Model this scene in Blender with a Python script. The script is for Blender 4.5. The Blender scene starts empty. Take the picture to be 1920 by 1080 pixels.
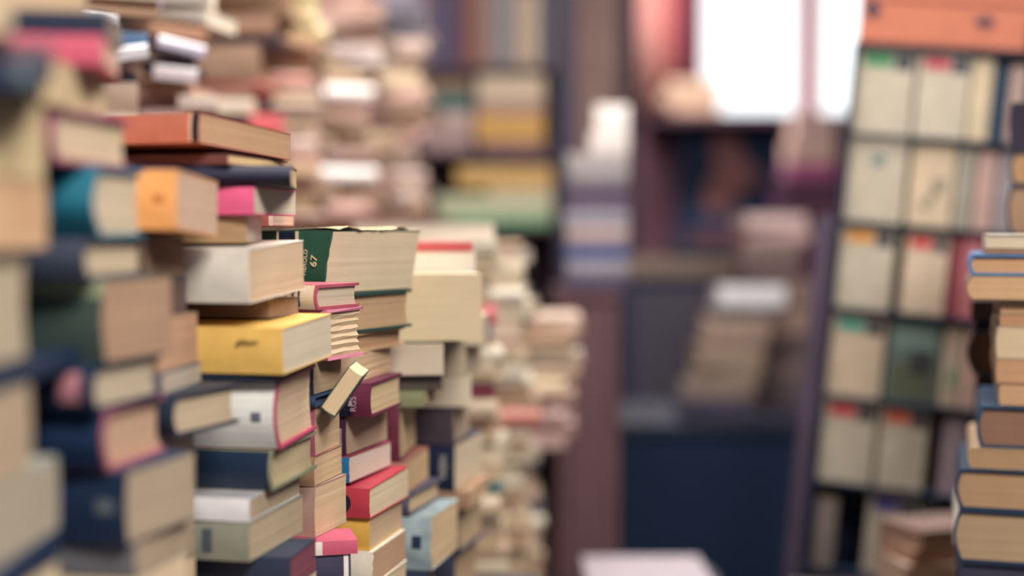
import bpy, bmesh, math, random
from mathutils import Matrix, Vector
R = math.radians
random.seed(7)
scene = bpy.context.scene
COL = scene.collection

# ------------------------------------------------------------------ camera
EYE = 1.37
FPX = 50.0 / 36.0 * 1920
PITCH = math.atan(110 / FPX)          # horizon lies at pixel row 430
cam_d = bpy.data.cameras.new('camera')
cam = bpy.data.objects.new('camera', cam_d)
COL.objects.link(cam)
cam.location = (0, 0, EYE)
cam.rotation_euler = (R(90) - PITCH, 0, 0)
cam_d.lens = 50; cam_d.sensor_width = 36
cam_d.clip_start = 0.05; cam_d.clip_end = 60
cam_d.dof.use_dof = True
cam_d.dof.focus_distance = 1.25
cam_d.dof.aperture_fstop = 1.42
scene.camera = cam

# ------------------------------------------------------------------ world, exposure
world = bpy.data.worlds.new('world'); scene.world = world
world.use_nodes = True
bg = world.node_tree.nodes['Background']
bg.inputs[0].default_value = (0.93, 0.97, 1.0, 1)
bg.inputs[1].default_value = 1.4
vs = scene.view_settings
vs.view_transform = 'Standard'; vs.look = 'None'; vs.gamma = 1.0; vs.use_curve_mapping = False
vs.exposure = 0.53

def hexc(h):
    h = h.lstrip('#')
    c = [int(h[i:i+2], 16) / 255 for i in (0, 2, 4)]
    return tuple(x / 12.92 if x <= .04045 else ((x + .055) / 1.055) ** 2.4 for x in c)

def tag(o, label=None, cat=None, group=None, kind=None):
    if label: o['label'] = label
    if cat: o['category'] = cat
    if group: o['group'] = group
    if kind: o['kind'] = kind
    return o

# ceiling lamps (a lamp in a shallow fitting)
def empty(name, loc=(0, 0, 0), rz=0.0):
    o = bpy.data.objects.new(name, None)
    o.empty_display_size = 0.02
    COL.objects.link(o); o.location = loc; o.rotation_euler = (0, 0, rz)
    return o

LAMPS = [((0.85, -0.5, 2.84), 1.1, 0.9, 88, (1.0, 0.95, 0.88)),
         ((0.2, 2.0, 2.84), 1.2, 0.6, 46, (1.0, 0.94, 0.88)),
         ((0.3, 4.9, 2.84), 1.0, 0.5, 46, (1.0, 0.93, 0.88))]
LAMP_ROOTS = []
for i, (loc, sx, sy, w, c) in enumerate(LAMPS):
    r = empty('ceiling_light', loc)
    l = bpy.data.lights.new('lamp', 'AREA'); l.shape = 'RECTANGLE'; l.size = sx; l.size_y = sy
    l.energy = w; l.color = c
    lo = bpy.data.objects.new('lamp', l); COL.objects.link(lo); lo.parent = r; lo.location = (0, 0, -0.035)
    LAMP_ROOTS.append((r, sx, sy))

# ------------------------------------------------------------------ projection
cp, sp = math.cos(PITCH), math.sin(PITCH)
def P(px, py, d):
    xr = (px - 960) / FPX; yr = (540 - py) / FPX
    t = d / (cp + yr * sp)
    return Vector((t * xr, d, EYE + t * (yr * cp - sp)))
def Zof(py, d): return P(960, py, d).z
def Xof(px, d): return P(px, 430, d).x

# ------------------------------------------------------------------ materials
MATS = {}
def nodes(name):
    m = bpy.data.materials.new(name); m.use_nodes = True
    nt = m.node_tree
    return m, nt, nt.nodes['Principled BSDF']

def mat(h, rough=0.55, wear=0.12, name='cover', spec=0.4, scale=40, coat=0.0):
    k = (h, rough, wear, name, coat)
    if k in MATS: return MATS[k]
    m, nt, b = nodes(name + '_' + h)
    c = hexc(h)
    if name == 'cover': g_ = sum(c) / 3; c = tuple(x * .88 + g_ * .12 for x in c)
    tc = nt.nodes.new('ShaderNodeTexCoord')
    n = nt.nodes.new('ShaderNodeTexNoise'); n.inputs['Scale'].default_value = scale; n.inputs['Detail'].default_value = 5
    nt.links.new(tc.outputs['Object'], n.inputs['Vector'])
    rp = nt.nodes.new('ShaderNodeValToRGB')
    rp.color_ramp.elements[0].position = .3; rp.color_ramp.elements[1].position = .75
    lo = [x * (1 - wear) for x in c]; hi = [min(1, x * (1 + wear) + .01 * wear) for x in c]
    rp.color_ramp.elements[0].color = (*lo, 1); rp.color_ramp.elements[1].color = (*hi, 1)
    nt.links.new(n.outputs[0], rp.inputs[0]); nt.links.new(rp.outputs[0], b.inputs['Base Color'])
    b.inputs['Roughness'].default_value = rough
    b.inputs['Specular IOR Level'].default_value = spec
    if coat: b.inputs['Coat Weight'].default_value = coat; b.inputs['Coat Roughness'].default_value = .12
    MATS[k] = m; return m

def page_mat(h):
    k = ('page', h)
    if k in MATS: return MATS[k]
    m, nt, b = nodes('paper_' + h)
    c = hexc(h); g_ = sum(c) / 3
    c = tuple(x * .95 + g_ * .05 for x in c); c = (c[0] * .99, c[1] * .95, c[2] * .96)
    tc = nt.nodes.new('ShaderNodeTexCoord')
    mp = nt.nodes.new('ShaderNodeMapping'); mp.inputs['Scale'].default_value = (10, 10, 2400)
    nt.links.new(tc.outputs['Object'], mp.inputs[0])
    n = nt.nodes.new('ShaderNodeTexNoise'); n.inputs['Scale'].default_value = 1.0; n.inputs['Detail'].default_value = 3
    n.inputs['Distortion'].default_value = .6
    nt.links.new(mp.outputs[0], n.inputs['Vector'])
    n2 = nt.nodes.new('ShaderNodeTexNoise'); n2.inputs['Scale'].default_value = 30
    nt.links.new(tc.outputs['Object'], n2.inputs['Vector'])
    mx = nt.nodes.new('ShaderNodeMath'); mx.operation = 'MULTIPLY_ADD'; mx.inputs[1].default_value = .35
    nt.links.new(n2.outputs[0], mx.inputs[0]); nt.links.new(n.outputs[0], mx.inputs[2])
    rp = nt.nodes.new('ShaderNodeValToRGB')
    rp.color_ramp.elements[0].position = .42; rp.color_ramp.elements[1].position = .85
    rp.color_ramp.elements[0].color = (c[0] * .89, c[1] * .865, c[2] * .84, 1)
    rp.color_ramp.elements[1].color = (*[min(1, x * 1.06) for x in c], 1)
    nt.links.new(mx.outputs[0], rp.inputs[0]); nt.links.new(rp.outputs[0], b.inputs['Base Color'])
    bp = nt.nodes.new('ShaderNodeBump'); bp.inputs['Strength'].default_value = .25; bp.inputs['Distance'].default_value = .0006
    nt.links.new(n.outputs[0], bp.inputs['Height']); nt.links.new(bp.outputs[0], b.inputs['Normal'])
    b.inputs['Roughness'].default_value = .9; b.inputs['Specular IOR Level'].default_value = .15
    MATS[k] = m; return m

def wood_mat(h, scale=3.0, rough=.55):
    k = ('wood', h)
    if k in MATS: return MATS[k]
    m, nt, b = nodes('wood_' + h)
    c = hexc(h)
    tc = nt.nodes.new('ShaderNodeTexCoord')
    mp = nt.nodes.new('ShaderNodeMapping'); mp.inputs['Scale'].default_value = (scale * 6, scale * 6, scale * .7)
    nt.links.new(tc.outputs['Object'], mp.inputs[0])
    n = nt.nodes.new('ShaderNodeTexNoise'); n.inputs['Scale'].default_value = 2.0; n.inputs['Detail'].default_value = 8
    n.inputs['Distortion'].default_value = 1.2
    nt.links.new(mp.outputs[0], n.inputs['Vector'])
    rp = nt.nodes.new('ShaderNodeValToRGB')
    rp.color_ramp.elements[0].position = .3; rp.color_ramp.elements[1].position = .7
    rp.color_ramp.elements[0].color = (*[x * .6 for x in c], 1); rp.color_ramp.elements[1].color = (*[min(1, x * 1.15) for x in c], 1)
    nt.links.new(n.outputs[0], rp.inputs[0]); nt.links.new(rp.outputs[0], b.inputs['Base Color'])
    b.inputs['Roughness'].default_value = rough
    MATS[k] = m; return m

# ------------------------------------------------------------------ mesh helpers
def finish(bm, name, m, parent=None, matrix=None, smooth=False, bevel=0):
    bmesh.ops.recalc_face_normals(bm, faces=bm.faces)
    if bevel:
        bmesh.ops.bevel(bm, geom=list(bm.edges), offset=bevel, segments=2, affect='EDGES', clamp_overlap=True)
    me = bpy.data.meshes.new(name); bm.to_mesh(me); bm.free()
    if m is not None: me.materials.append(m)
    if smooth:
        for p in me.polygons: p.use_smooth = True
    o = bpy.data.objects.new(name, me); COL.objects.link(o)
    if parent: o.parent = parent
    if matrix is not None: o.matrix_local = matrix
    return o

def add_box(bm, lo, hi):
    x0, y0, z0 = lo; x1, y1, z1 = hi
    v = [bm.verts.new(p) for p in ((x0,y0,z0),(x1,y0,z0),(x1,y1,z0),(x0,y1,z0),(x0,y0,z1),(x1,y0,z1),(x1,y1,z1),(x0,y1,z1))]
    for f in ((0,1,2,3),(4,7,6,5),(0,4,5,1),(1,5,6,2),(2,6,7,3),(3,7,4,0)):
        bm.faces.new([v[i] for i in f])

def box(name, lo, hi, m, parent=None, bevel=.002):
    bm = bmesh.new(); add_box(bm, lo, hi)
    return finish(bm, name, m, parent, bevel=bevel)

# ------------------------------------------------------------------ the book
def side_map(side, A, B):
    # u runs along the spine, v from spine to fore edge
    if side == 'front': return (lambda u, v, z: (-u, v, z)), A, B
    if side == 'right': return (lambda u, v, z: (-v, u, z)), B, A
    if side == 'back':  return (lambda u, v, z: (-u, B - v, z)), A, B
    return (lambda u, v, z: (-A + v, u, z)), B, A          # left

def arc(t, bulge): return bulge * (1 - math.sin(math.pi * min(1, max(0, t))))

def make_book(parent, A, B, T, side='front', hard=False, cover='c8b090', pages='d2bd9a',
              layers=None, ripple=0.0, bulge=None, bands=(), coat=0.0, rough=.5, over=None,
              curl=0.0, shear=0.0, wear=.12, torn=0.0, fan=0.0, rnd=random):
    f0, L, W = side_map(side, A, B)
    f = (lambda u, v, z: (f0(u, v, z)[0] + shear * (z / T - 1), f0(u, v, z)[1], z)) if shear else f0
    tb = min(.0026, T * .16) if hard else min(.0009, T * .12)
    if over is None: over = .0035 if hard else .0
    if bulge is None: bulge = min(.006, T * .16) if hard else min(.002, T * .05)
    N = 8
    # cover profile (v, z)
    out = [(W, T)] + [(arc(k / N, bulge), T * k / N) for k in range(N, -1, -1)] + [(W, 0)]
    inn = [(W, tb)] + [(arc(k / N, bulge) + tb * 1.1, tb + (T - 2 * tb) * k / N) for k in range(0, N + 1)] + [(W, T - tb)]
    nu = 14 if (curl or torn) else 6
    bm = bmesh.new()
    rings = []
    for i in range(nu + 1):
        u = L * i / nu
        ring = []
        for j, (v, z) in enumerate(out + inn):
            vv, zz, uu = v, z, u
            far = v > W * .9
            if curl and z > T * .8:                      # top board lifts towards the shown corner
                k = (v / W) * max(0, 1 - u / (L * .55))
                zz += curl * k * k
            if curl and z < T * .2:
                k = (v / W) * max(0, 1 - u / (L * .5))
                zz -= 0
            if torn and far: vv += rnd.uniform(-torn, torn)
            if torn and i == 0: uu += rnd.uniform(-torn, torn)
            ring.append(bm.verts.new(f(uu, vv, zz)))
        rings.append(ring)
    n = len(rings[0])
    for a, b in zip(rings[:-1], rings[1:]):
        for j in range(n):
            k = (j + 1) % n
            bm.faces.new((a[j], a[k], b[k], b[j]))
    no = len(out)
    for ring in (rings[0], rings[-1]):                   # end caps, quad strips between outer and inner line
        o_, i_ = ring[:no], ring[no:][::-1]
        for j in range(no - 1):
            bm.faces.new((o_[j], o_[j + 1], i_[j + 1], i_[j]))
    c = finish(bm, 'cover', mat(cover, rough, wear, 'cover', coat=coat), parent)
    # page block
    e = over if hard else .0004
    u0, u1, v0, v1 = e, L - e, tb * 1.2, W - (e if hard else .0003)
    z0, z1 = tb, T - tb
    nl = layers or max(4, min(16, int(T / .003)))
    conc = min(.004, T * .08) if hard else .0006
    bm = bmesh.new()
    loops = []
    seq = 5
    for k in range(nl + 1):
        t = k / nl
        z = z0 + (z1 - z0) * t
        j = rnd.uniform(-1, 1) * .00012
        rp = ripple * (1 if k % 2 else -1) + (rnd.uniform(-.4, .4) * ripple if ripple else 0)
        if k in (0, nl): j = rp = 0
        sh = arc(t, bulge)
        fv = fan * math.sin(math.pi * t) if fan else 0
        lp = []
        for s in range(seq + 1):
            w = s / seq
            lp.append((u0 - j - rp + (rnd.uniform(-.3, .3) * ripple if ripple else 0), v0 + sh + (v1 - arc(t, conc) * -0 - conc * math.sin(math.pi * t) - v0 - sh) * w + (rp if w == 1 else 0) + fv * w))
        for s in range(seq + 1):
            w = 1 - s / seq
            lp.append((u1 + j, v0 + sh + (v1 - conc * math.sin(math.pi * t) - v0 - sh) * w + fv * w))
        zz = [z + (rnd.uniform(-.25, .25) * (z1 - z0) / nl if ripple and 0 < k < nl else 0) for _ in lp]
        loops.append([bm.verts.new(f(a, b, q)) for (a, b), q in zip(lp, zz)])
    for a, b in zip(loops[:-1], loops[1:]):
        for i in range(len(a)):
            q = (i + 1) % len(a)
            bm.faces.new((a[i], a[q], b[q], b[i]))
    bm.faces.new(loops[0]); bm.faces.new(loops[-1])
    pg = finish(bm, 'page_block', page_mat(pages), parent)
    # bands printed or glued on the spine: (u0, u1, colour[, t0, t1])
    for bd in bands:
        a, b, h = bd[:3]; t0, t1 = (bd[3], bd[4]) if len(bd) > 3 else (0.02, .98)
        bm = bmesh.new(); q = []
        for dv in (-.00035, .0004):
            for k in range(N + 1):
                t = t0 + (t1 - t0) * k / N
                q.append([bm.verts.new(f(u, arc(t, bulge) + dv, T * t)) for u in (a, b)])
        M = N + 1
        for k in range(N):
            bm.faces.new((q[k][0], q[k][1], q[k + 1][1], q[k + 1][0]))
            bm.faces.new((q[M + k][0], q[M + k][1], q[M + k + 1][1], q[M + k + 1][0]))
            for s in (0, 1): bm.faces.new((q[k][s], q[k + 1][s], q[M + k + 1][s], q[M + k][s]))
        for k in (0, N): bm.faces.new((q[k][0], q[k][1], q[M + k][1], q[M + k][0]))
        finish(bm, 'spine_label', mat(h, .55, .08, 'print'), c)
    return c, pg, f, bulge

ORD = ['topmost', 'second', 'third', 'fourth', 'fifth', 'sixth', 'seventh', 'eighth', 'ninth', 'tenth', 'eleventh',
       'twelfth', 'thirteenth', 'fourteenth', 'fifteenth', 'sixteenth', 'seventeenth', 'eighteenth', 'nineteenth',
       'twentieth'] + ['%dth' % i for i in range(21, 60)]
def ordl(i, phrase):
    return ORD[i] + ' in ' + phrase

BOOKS = {}
def book_root(hard, loc, yaw, label, group, tilt=0.0, tilt2=0.0):
    o = bpy.data.objects.new('hardback_book' if hard else 'paperback_book', None)
    o.empty_display_size = .01
    COL.objects.link(o)
    o.matrix_world = Matrix.Translation(loc) @ Matrix.Rotation(-R(yaw), 4, 'Z') @ Matrix.Rotation(R(tilt), 4, 'X') @ Matrix.Rotation(R(tilt2), 4, 'Y')
    tag(o, label, 'book', group)
    return o

SUP = 0.94           # top of the tables that carry the near piles
def wall_d(px): return 1290.6 / (1701 - px)      # the book wall runs back along this line
def solve_yaw(X, d, B, bpx):
    q = (bpx - 960) / FPX
    best = min(range(-350, 800), key=lambda a: abs((X + B * math.sin(R(a / 10))) / (d + B * math.cos(R(a / 10))) - q))
    return best / 10
def pile(phrase, dz, rows, ybot, support=SUP, group=None, filler=('c9b48f', 'cdb893'), A0=.19, B0=.11):
    """rows from top to bottom: (ytop, corner_px, back_px or None, cover, pages, description, options)"""
    group = group or 'books in ' + phrase
    tops = [Zof(r[0], dz) for r in rows]
    bots = tops[1:] + [Zof(ybot, dz)]
    if abs(bots[-1] - support) < .03: bots[-1] = support + .0004
    n = 0
    for r, zt, zb in zip(rows, tops, bots):
        yt, px, bpx, cov, pgs, desc = r[:6]
        op = dict(r[6]) if len(r) > 6 else {}
        g = lambda k, v: op.pop(k, v)
        d = g('d', None) or wall_d(px); A = g('A', A0); B = g('B', B0); side = g('side', 'front'); hard = g('hard', False)
        left = g('left', False); yaw = g('yaw', None); key = g('key', None); tilt = g('tilt', 0); tilt2 = g('tilt2', 0)
        T = g('T', None); zb2 = zb + g('lift', 0)
        X = Xof(px, d)
        if yaw is None: yaw = solve_yaw(X, d, B, bpx) if bpx else 0
        if left: X += A * math.cos(R(yaw)); d -= A * math.sin(R(yaw))
        o = book_root(hard, Vector((X, d, zb2)), yaw, desc + ', ' + ordl(n, phrase), group, tilt, tilt2)
        T = (T or (zt - zb2)) - .0003
        res = make_book(o, A, B, T, side, hard, cov, pgs, **op)
        if key: BOOKS[key] = (o, res, A, B, T, X, d, yaw)
        last = (X, d, yaw, A, B, side)
        n += 1
    z = bots[-1]; X, d, yaw, A, B, side = last
    h = z - support
    if h > .012:
        k = max(1, int(round(h / .07))); T = h / k
        for i in range(k):
            z -= T
            o = book_root(False, Vector((X, d, z)), yaw, 'cream paperback, ' + ordl(n, phrase), group)
            make_book(o, A, B, T - .0003, side, False, filler[i % 2], 'd2bd9a', layers=4)
            n += 1

def u_at(key, px):
    o, res, A, B, T, X, d, yaw = BOOKS[key]
    q = (px - 960) / FPX; c, s_ = math.cos(R(yaw)), math.sin(R(yaw))
    return (X - q * d) / (c + q * s_)

def text_on(book, s, size, u, t, h, rot=0.0, off=.0012, extr=.0002, name='title_lettering', italic=0):
    """lettering on a front-spine book: u along the spine from its tail, t up the thickness"""
    o, res, A, B, T = BOOKS[book][:5]
    cu = bpy.data.curves.new('t', 'FONT'); cu.body = s; cu.size = size; cu.extrude = extr; cu.align_x = 'CENTER'; cu.align_y = 'CENTER'
    if italic: cu.shear = italic
    to = bpy.data.objects.new('t', cu)
    COL.objects.link(to)
    dg = bpy.context.evaluated_depsgraph_get()
    me = bpy.data.meshes.new_from_object(to.evaluated_get(dg))
    bpy.data.objects.remove(to)
    me.materials.clear(); me.materials.append(mat(h, .5, .05, 'ink'))
    lo = bpy.data.objects.new(name, me); COL.objects.link(lo); lo.parent = res[0]
    bul = res[3]
    lo.matrix_local = Matrix.Translation((-u, arc(t, bul) - off, T * t)) @ Matrix.Rotation(R(90), 4, 'X') @ Matrix.Rotation(R(rot), 4, 'Z')
    return lo

# ------------------------------------------------------------------ the room
XL, XR, YB, YF, H = -2.2, 2.4, 6.0, -1.6, 2.9
plaster = mat('5a3a48', .85, .12, 'plaster', scale=6)
def struct(name, lo, hi, m):
    o = box(name, lo, hi, m, bevel=0); o['kind'] = 'structure'; return o
struct('floor', (XL - .1, YF - .1, -.1), (XR + .1, YB + .1, 0), wood_mat('1e2e48', 2))  # navy puts the bluish tone of the shadows into the floor colour
struct('ceiling', (XL - .1, YF - .1, H), (XR + .1, YB + .1, H + .1), mat('b8aca0', .9, .05, 'plaster', scale=5))
struct('wall_left', (XL - .1, YF, 0), (XL, YB, H), plaster)
struct('wall_right', (XR, YF, 0), (XR + .1, YB, H), mat('3a3444', .85, .1, 'plaster', scale=6))
struct('wall_front', (XL, YF - .1, 0), (XR, YF, H), mat('7c8290', .85, .1, 'plaster', scale=6))  # bluish tint chosen to cool the ambient bounce light
# back wall with the window opening
WX0, WX1 = Xof(1309, YB), Xof(1625, YB)
WZ0, WZ1 = Zof(224, YB), 2.72
bm = bmesh.new()
add_box(bm, (XL, YB, 0), (WX0, YB + .12, H)); add_box(bm, (WX1, YB, 0), (XR, YB + .12, H))
add_box(bm, (WX0, YB, 0), (WX1, YB + .12, WZ0)); add_box(bm, (WX0, YB, WZ1), (WX1, YB + .12, H))
wb = finish(bm, 'wall_back', plaster); wb['kind'] = 'structure'
frame_m = mat('a85a5c', .5, .1, 'paint')
bm = bmesh.new()
fw = .014
add_box(bm, (WX0, YB - .02, WZ0 - .0), (WX0 + fw, YB + .06, WZ1)); add_box(bm, (WX1 - fw, YB - .02, WZ0), (WX1, YB + .06, WZ1))
add_box(bm, (WX0 + fw, YB - .02, WZ1 - .03), (WX1 - fw, YB + .06, WZ1))
add_box(bm, (WX0 + fw, YB - .02, WZ0), (WX1 - fw, YB + .06, WZ0 + .008))
mx0, mx1 = Xof(1498, YB), Xof(1532, YB)
add_box(bm, (mx0, YB - .02, WZ0 + .008), (mx1, YB + .06, WZ1 - .03))
wf = finish(bm, 'window_1', frame_m); wf['kind'] = 'structure'
gm = bpy.data.materials.new('pane_glass'); gm.use_nodes = True
nt = gm.node_tree; nt.nodes.clear()
outn = nt.nodes.new('ShaderNodeOutputMaterial'); tr = nt.nodes.new('ShaderNodeBsdfTransparent'); gl = nt.nodes.new('ShaderNodeBsdfGlossy')
gl.inputs['Roughness'].default_value = .02; ms = nt.nodes.new('ShaderNodeMixShader'); ms.inputs[0].default_value = .06
nt.links.new(tr.outputs[0], ms.inputs[1]); nt.links.new(gl.outputs[0], ms.inputs[2]); nt.links.new(ms.outputs[0], outn.inputs[0])
bm = bmesh.new(); add_box(bm, (WX0 + fw, YB + .025, WZ0 + .008), (mx0, YB + .029, WZ1 - .03)); add_box(bm, (mx1, YB + .025, WZ0 + .008), (WX1 - fw, YB + .029, WZ1 - .03))
gp = finish(bm, 'window_pane', gm, wf)
for i, (r, sx, sy) in enumerate(LAMP_ROOTS):
    bm = bmesh.new()
    t = .02
    add_box(bm, (-sx/2-t, -sy/2-t, -.03), (-sx/2, sy/2+t, .06)); add_box(bm, (sx/2, -sy/2-t, -.03), (sx/2+t, sy/2+t, .06))
    add_box(bm, (-sx/2, -sy/2-t, -.03), (sx/2, -sy/2, .06)); add_box(bm, (-sx/2, sy/2, -.03), (sx/2, sy/2+t, .06))
    add_box(bm, (-sx/2, -sy/2, .03), (sx/2, sy/2, .06))
    finish(bm, 'housing', mat('d8d4cc', .4, .03, 'metal'), r)
    tag(r, 'white rectangular ceiling light fitting ' + ['above the nearest book piles', 'above the middle of the aisle', 'above the far bookshelf'][i], 'ceiling light', 'ceiling lights')

# ------------------------------------------------------------------ furniture that carries the books
def table(name, lo, hi, h, label, cat='table', top='6a4a3a', cloth=None):
    cx, cy = (lo[0] + hi[0]) / 2, (lo[1] + hi[1]) / 2
    r = empty(name, (cx, cy, 0)); tag(r, label, cat)
    a, b = (hi[0] - lo[0]) / 2, (hi[1] - lo[1]) / 2
    box('tabletop', (-a, -b, h - .035), (a, b, h), wood_mat(top), r, .003)
    for sx in (-1, 1):
        for sy in (-1, 1):
            x, y = sx * (a - .04), sy * (b - .04)
            box('leg', (x - .025, y - .025, 0), (x + .025, y + .025, h - .035), wood_mat(top), r, .002)
    bm = bmesh.new()
    for sy in (-1, 1): add_box(bm, (-a + .065, sy * (b - .05) - .01, h - .12), (a - .065, sy * (b - .05) + .01, h - .0355))
    finish(bm, 'apron', wood_mat(top), r)
    return r

table('display_table', (-1.15, .5), (.03, 1.385), SUP, 'long brown wooden table under the nearest piles of books', top='3a2c30')
table('end_table', (-.30, 1.395), (.03, 1.77), SUP, 'small brown wooden table under the pile with the huge cream block', top='3a2c30')
table('low_table', (-.28, 1.78), (.135, 2.62), .72, 'low brown wooden table under the blurred pale piles behind', top='3a2c30')
table('side_table', (.40, 1.34), (.86, 2.06), .86, 'small brown wooden table under the right-hand pile of hardbacks', top='3a2c30')

# ------------------------------------------------------------------ the wall of books on the left
def xa(d): return 960 + FPX * -.262 / d
PA = 'nearest pile, left edge'
def a_row(y, bpx, cov, pgs, desc, **op):
    db = .262 * FPX / (960 - bpx); B = op.pop('B', .115)
    return (y, xa(db - B), None, cov, pgs, desc, dict(d=db - B, B=B, yaw=0, **op))
pile(PA, .75, [  # page colours of the lower rows are darkened to paint in light falloff
    (28, 26, None, 'b8a084', 'cdb896', 'small tan book with bare page edges', dict(d=.68, B=.08, yaw=-22, A=.14, side='back')),
    (97, 106, None, '5a4652', 'b09a80', 'dusky purple-brown book', dict(d=.715, B=.08, yaw=-20, A=.17)),
    (141, 88, None, '142a48', 'b09a80', 'navy book with a pale spot on its spine', dict(d=.70, B=.08, yaw=-20, A=.17, bands=((.006, .013, '5a6a70', .2, .8),))),
    a_row(183, 86, 'c0ac84', 'd0bd90', 'thick cream page block', side='back'),
    a_row(332, 90, 'a88468', 'caa67e', 'thick orange-tan page block', side='back'),
    a_row(468, 62, '3a3c48', 'b0a48a', 'thick grey-cream book in dark covers', hard=True),
    a_row(682, 146, '142a48', '8a7868', 'thin navy book that juts out to the right', side='right', B=.15),
    a_row(724, 54, 'a89a84', 'ac987e', 'tan page block', side='back'),
    a_row(889, 104, '9aa09a', 'a39a86', 'thick grey-tan page block', side='back'),
    a_row(1036, 104, '12284a', '8a7868', 'navy book', side='right'),
], 1100, A0=.17)

PB = 'pile with the teal spine'
pile(PB, .85, [  # lower page colours also carry the fading of light towards the bottom
    (-34, 168, None, 'a8927a', 'c4ac8c', 'tan book with plain page edges', dict(d=.86, B=.08, yaw=-17, side='back')),
    (20, 206, None, '182640', '8a7a6c', 'dark navy book lying above the bright pink one', dict(d=.85, B=.08, yaw=-9, A=.12)),
    (69, 198, None, 'd4506c', 'c8a890', 'bright pink-red book', dict(d=.84, B=.08, yaw=-9, A=.11)),
    (126, 97, 200, 'c8b088', 'd4c096', 'cream page block right above a magenta-covered book', dict(d=.80, side='back', B=.1)),
    (208, 100, 248, '9a4068', 'cdb99a', 'cream-paged book in magenta-brown covers', dict(d=.81, hard=True, B=.115)),
    (309, 172, 271, '0a7088', 'c8b89c', 'hardback with a rounded teal spine', dict(hard=True, bulge=.012, B=.085, over=.003)),
    (446, 156, 272, '3c4456', 'c8b698', 'slate-covered book with light page edges', dict(hard=True, B=.1, d=.835)),
    (524, 188, 322, '42544c', 'a88a70', 'fat book with a mottled grey-green spine', dict(B=.09, A=.11, bulge=.004, bands=((.0, .19, '9aa080', .80, .995),))),
    (684, 168, 300, '152a4a', 'bcae94', 'navy book with a pink disc on its spine', dict(hard=True, B=.09, A=.11, bands=((.008, .022, 'b87c84', .2, .85),))),
    (772, 190, 306, 'a8586c', 'bc9c80', 'book with rose-red cover edges', dict(hard=True, B=.09, A=.11, bands=((0.002, .19, '152a4a'),))),
    (890, 229, 362, '142a48', 'a89880', 'fat book with a navy spine and tan pages', dict(B=.09, A=.11, d=.86, bands=((.008, .02, '5c6468', .42, .62),))),
    (1032, 246, 345, '6a6a70', 'a8967e', 'tan page block at the bottom of the frame', dict(B=.08, A=.11, d=.87)),
], 1100)

PC1 = 'pile with the pale orange spine'
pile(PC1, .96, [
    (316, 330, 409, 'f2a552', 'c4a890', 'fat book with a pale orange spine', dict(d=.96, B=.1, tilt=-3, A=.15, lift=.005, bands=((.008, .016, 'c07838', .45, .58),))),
    (444, 272, 345, '6a5248', '86705e', 'brown page block with painted shade', dict(d=.975, B=.085, A=.12)),  # brown of cover and pages has the shade put into it
    (528, 280, 350, '1a3050', '6a5a54', 'dark navy book with dark pages', dict(d=.975, B=.085, A=.12)),
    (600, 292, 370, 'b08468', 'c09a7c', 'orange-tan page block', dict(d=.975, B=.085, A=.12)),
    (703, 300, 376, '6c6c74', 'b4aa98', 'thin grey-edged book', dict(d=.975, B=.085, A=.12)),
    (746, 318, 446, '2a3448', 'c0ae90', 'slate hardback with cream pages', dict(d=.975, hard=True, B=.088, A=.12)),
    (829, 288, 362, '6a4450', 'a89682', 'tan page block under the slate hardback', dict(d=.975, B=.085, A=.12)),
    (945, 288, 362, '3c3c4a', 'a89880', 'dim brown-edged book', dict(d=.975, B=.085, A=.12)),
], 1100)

PC = 'pile with the yellow spine'
pile(PC, 1.08, [
    (241, 373, 546, 'cc7860', 'bd9a76', 'worn orange paperback tipped over', dict(d=1.065, A=.17, B=.135, T=.0225, tilt=-3.2, lift=.0075, torn=.0004, bands=((0.0, .006, '1c2438'), (.0065, .0085, 'e8c8b0')))),
    (287, 428, 540, '70403c', 'dcbc88', 'thin maroon-brown paperback', dict(d=1.085, B=.12, A=.17)),
    (308, 546, None, '23243e', 'c8ae84', 'floppy navy paperback', dict(d=1.09, yaw=-6, B=.10, A=.19, bulge=.009, rough=.75)),
    (349, 476, 556, 'f4588c', 'd8ccb4', 'white-paged paperback with a hot pink spine', dict(d=1.09, A=.17)),
    (402, 462, 492, 'a8865c', 'c0b4a8', 'tan-spined small book', dict(d=1.10, B=.07, A=.17, lift=.004)),
    (466, 466, 571, 'e4dccc', 'cfb798', 'fat white-spined paperback', dict(d=1.07, A=.19, B=.115, tilt=3, key='white')),
    (568, 503, 560, '846858', '8c7460', 'set-back brown book', dict(d=1.13, B=.06, A=.15, lift=.004, bands=((.08, .15, '8c5048'),))),
    (614, 528, 622, 'ecbc54', 'cec2a8', 'yellow-spined paperback', dict(d=1.075, B=.112, tilt=2.5, rough=.4, key='yellow')),
    (702, 522, 590, '14243a', '3a3c4c', 'thin navy book under the yellow one', dict(d=1.082, B=.10, tilt=2.5)),
    (717, 515, 592, 'b83c64', 'd0b898', 'white-spined hardback with raspberry edges', dict(d=1.088, hard=True, tilt=2.5, bulge=.009, B=.10, bands=((.002, .19, 'dcdcd6'), (.012, .020, '5c6470', .42, .56)), key='bigwhite')),
    (851, 503, 592, '84866a', 'b8a884', 'olive-edged hardback with a navy spine', dict(d=1.09, tilt=1.5, hard=True, B=.10, bands=((.002, .19, '12263e'),))),
    (928, 463, 560, 'e6e2e6', 'ae9e84', 'glossy paperback with its highlight painted white', dict(d=1.065, B=.115, coat=1.0, rough=.2)),  # white cover colour stands in for a reflected highlight
    (972, 462, 566, '88897a', 'b0a084', 'grey-green spined book', dict(d=1.065, B=.115, bands=((.03, .038, '4a5058', .2, .8),))),
    (1046, 540, 590, '26304a', '7a4450', 'dark slate book', dict(d=1.08, B=.07)),
], 1110)
text_on('yellow', 'gibson', .0068, u_at('yellow', 463), .70, '4a3c34', italic=.3)

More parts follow.
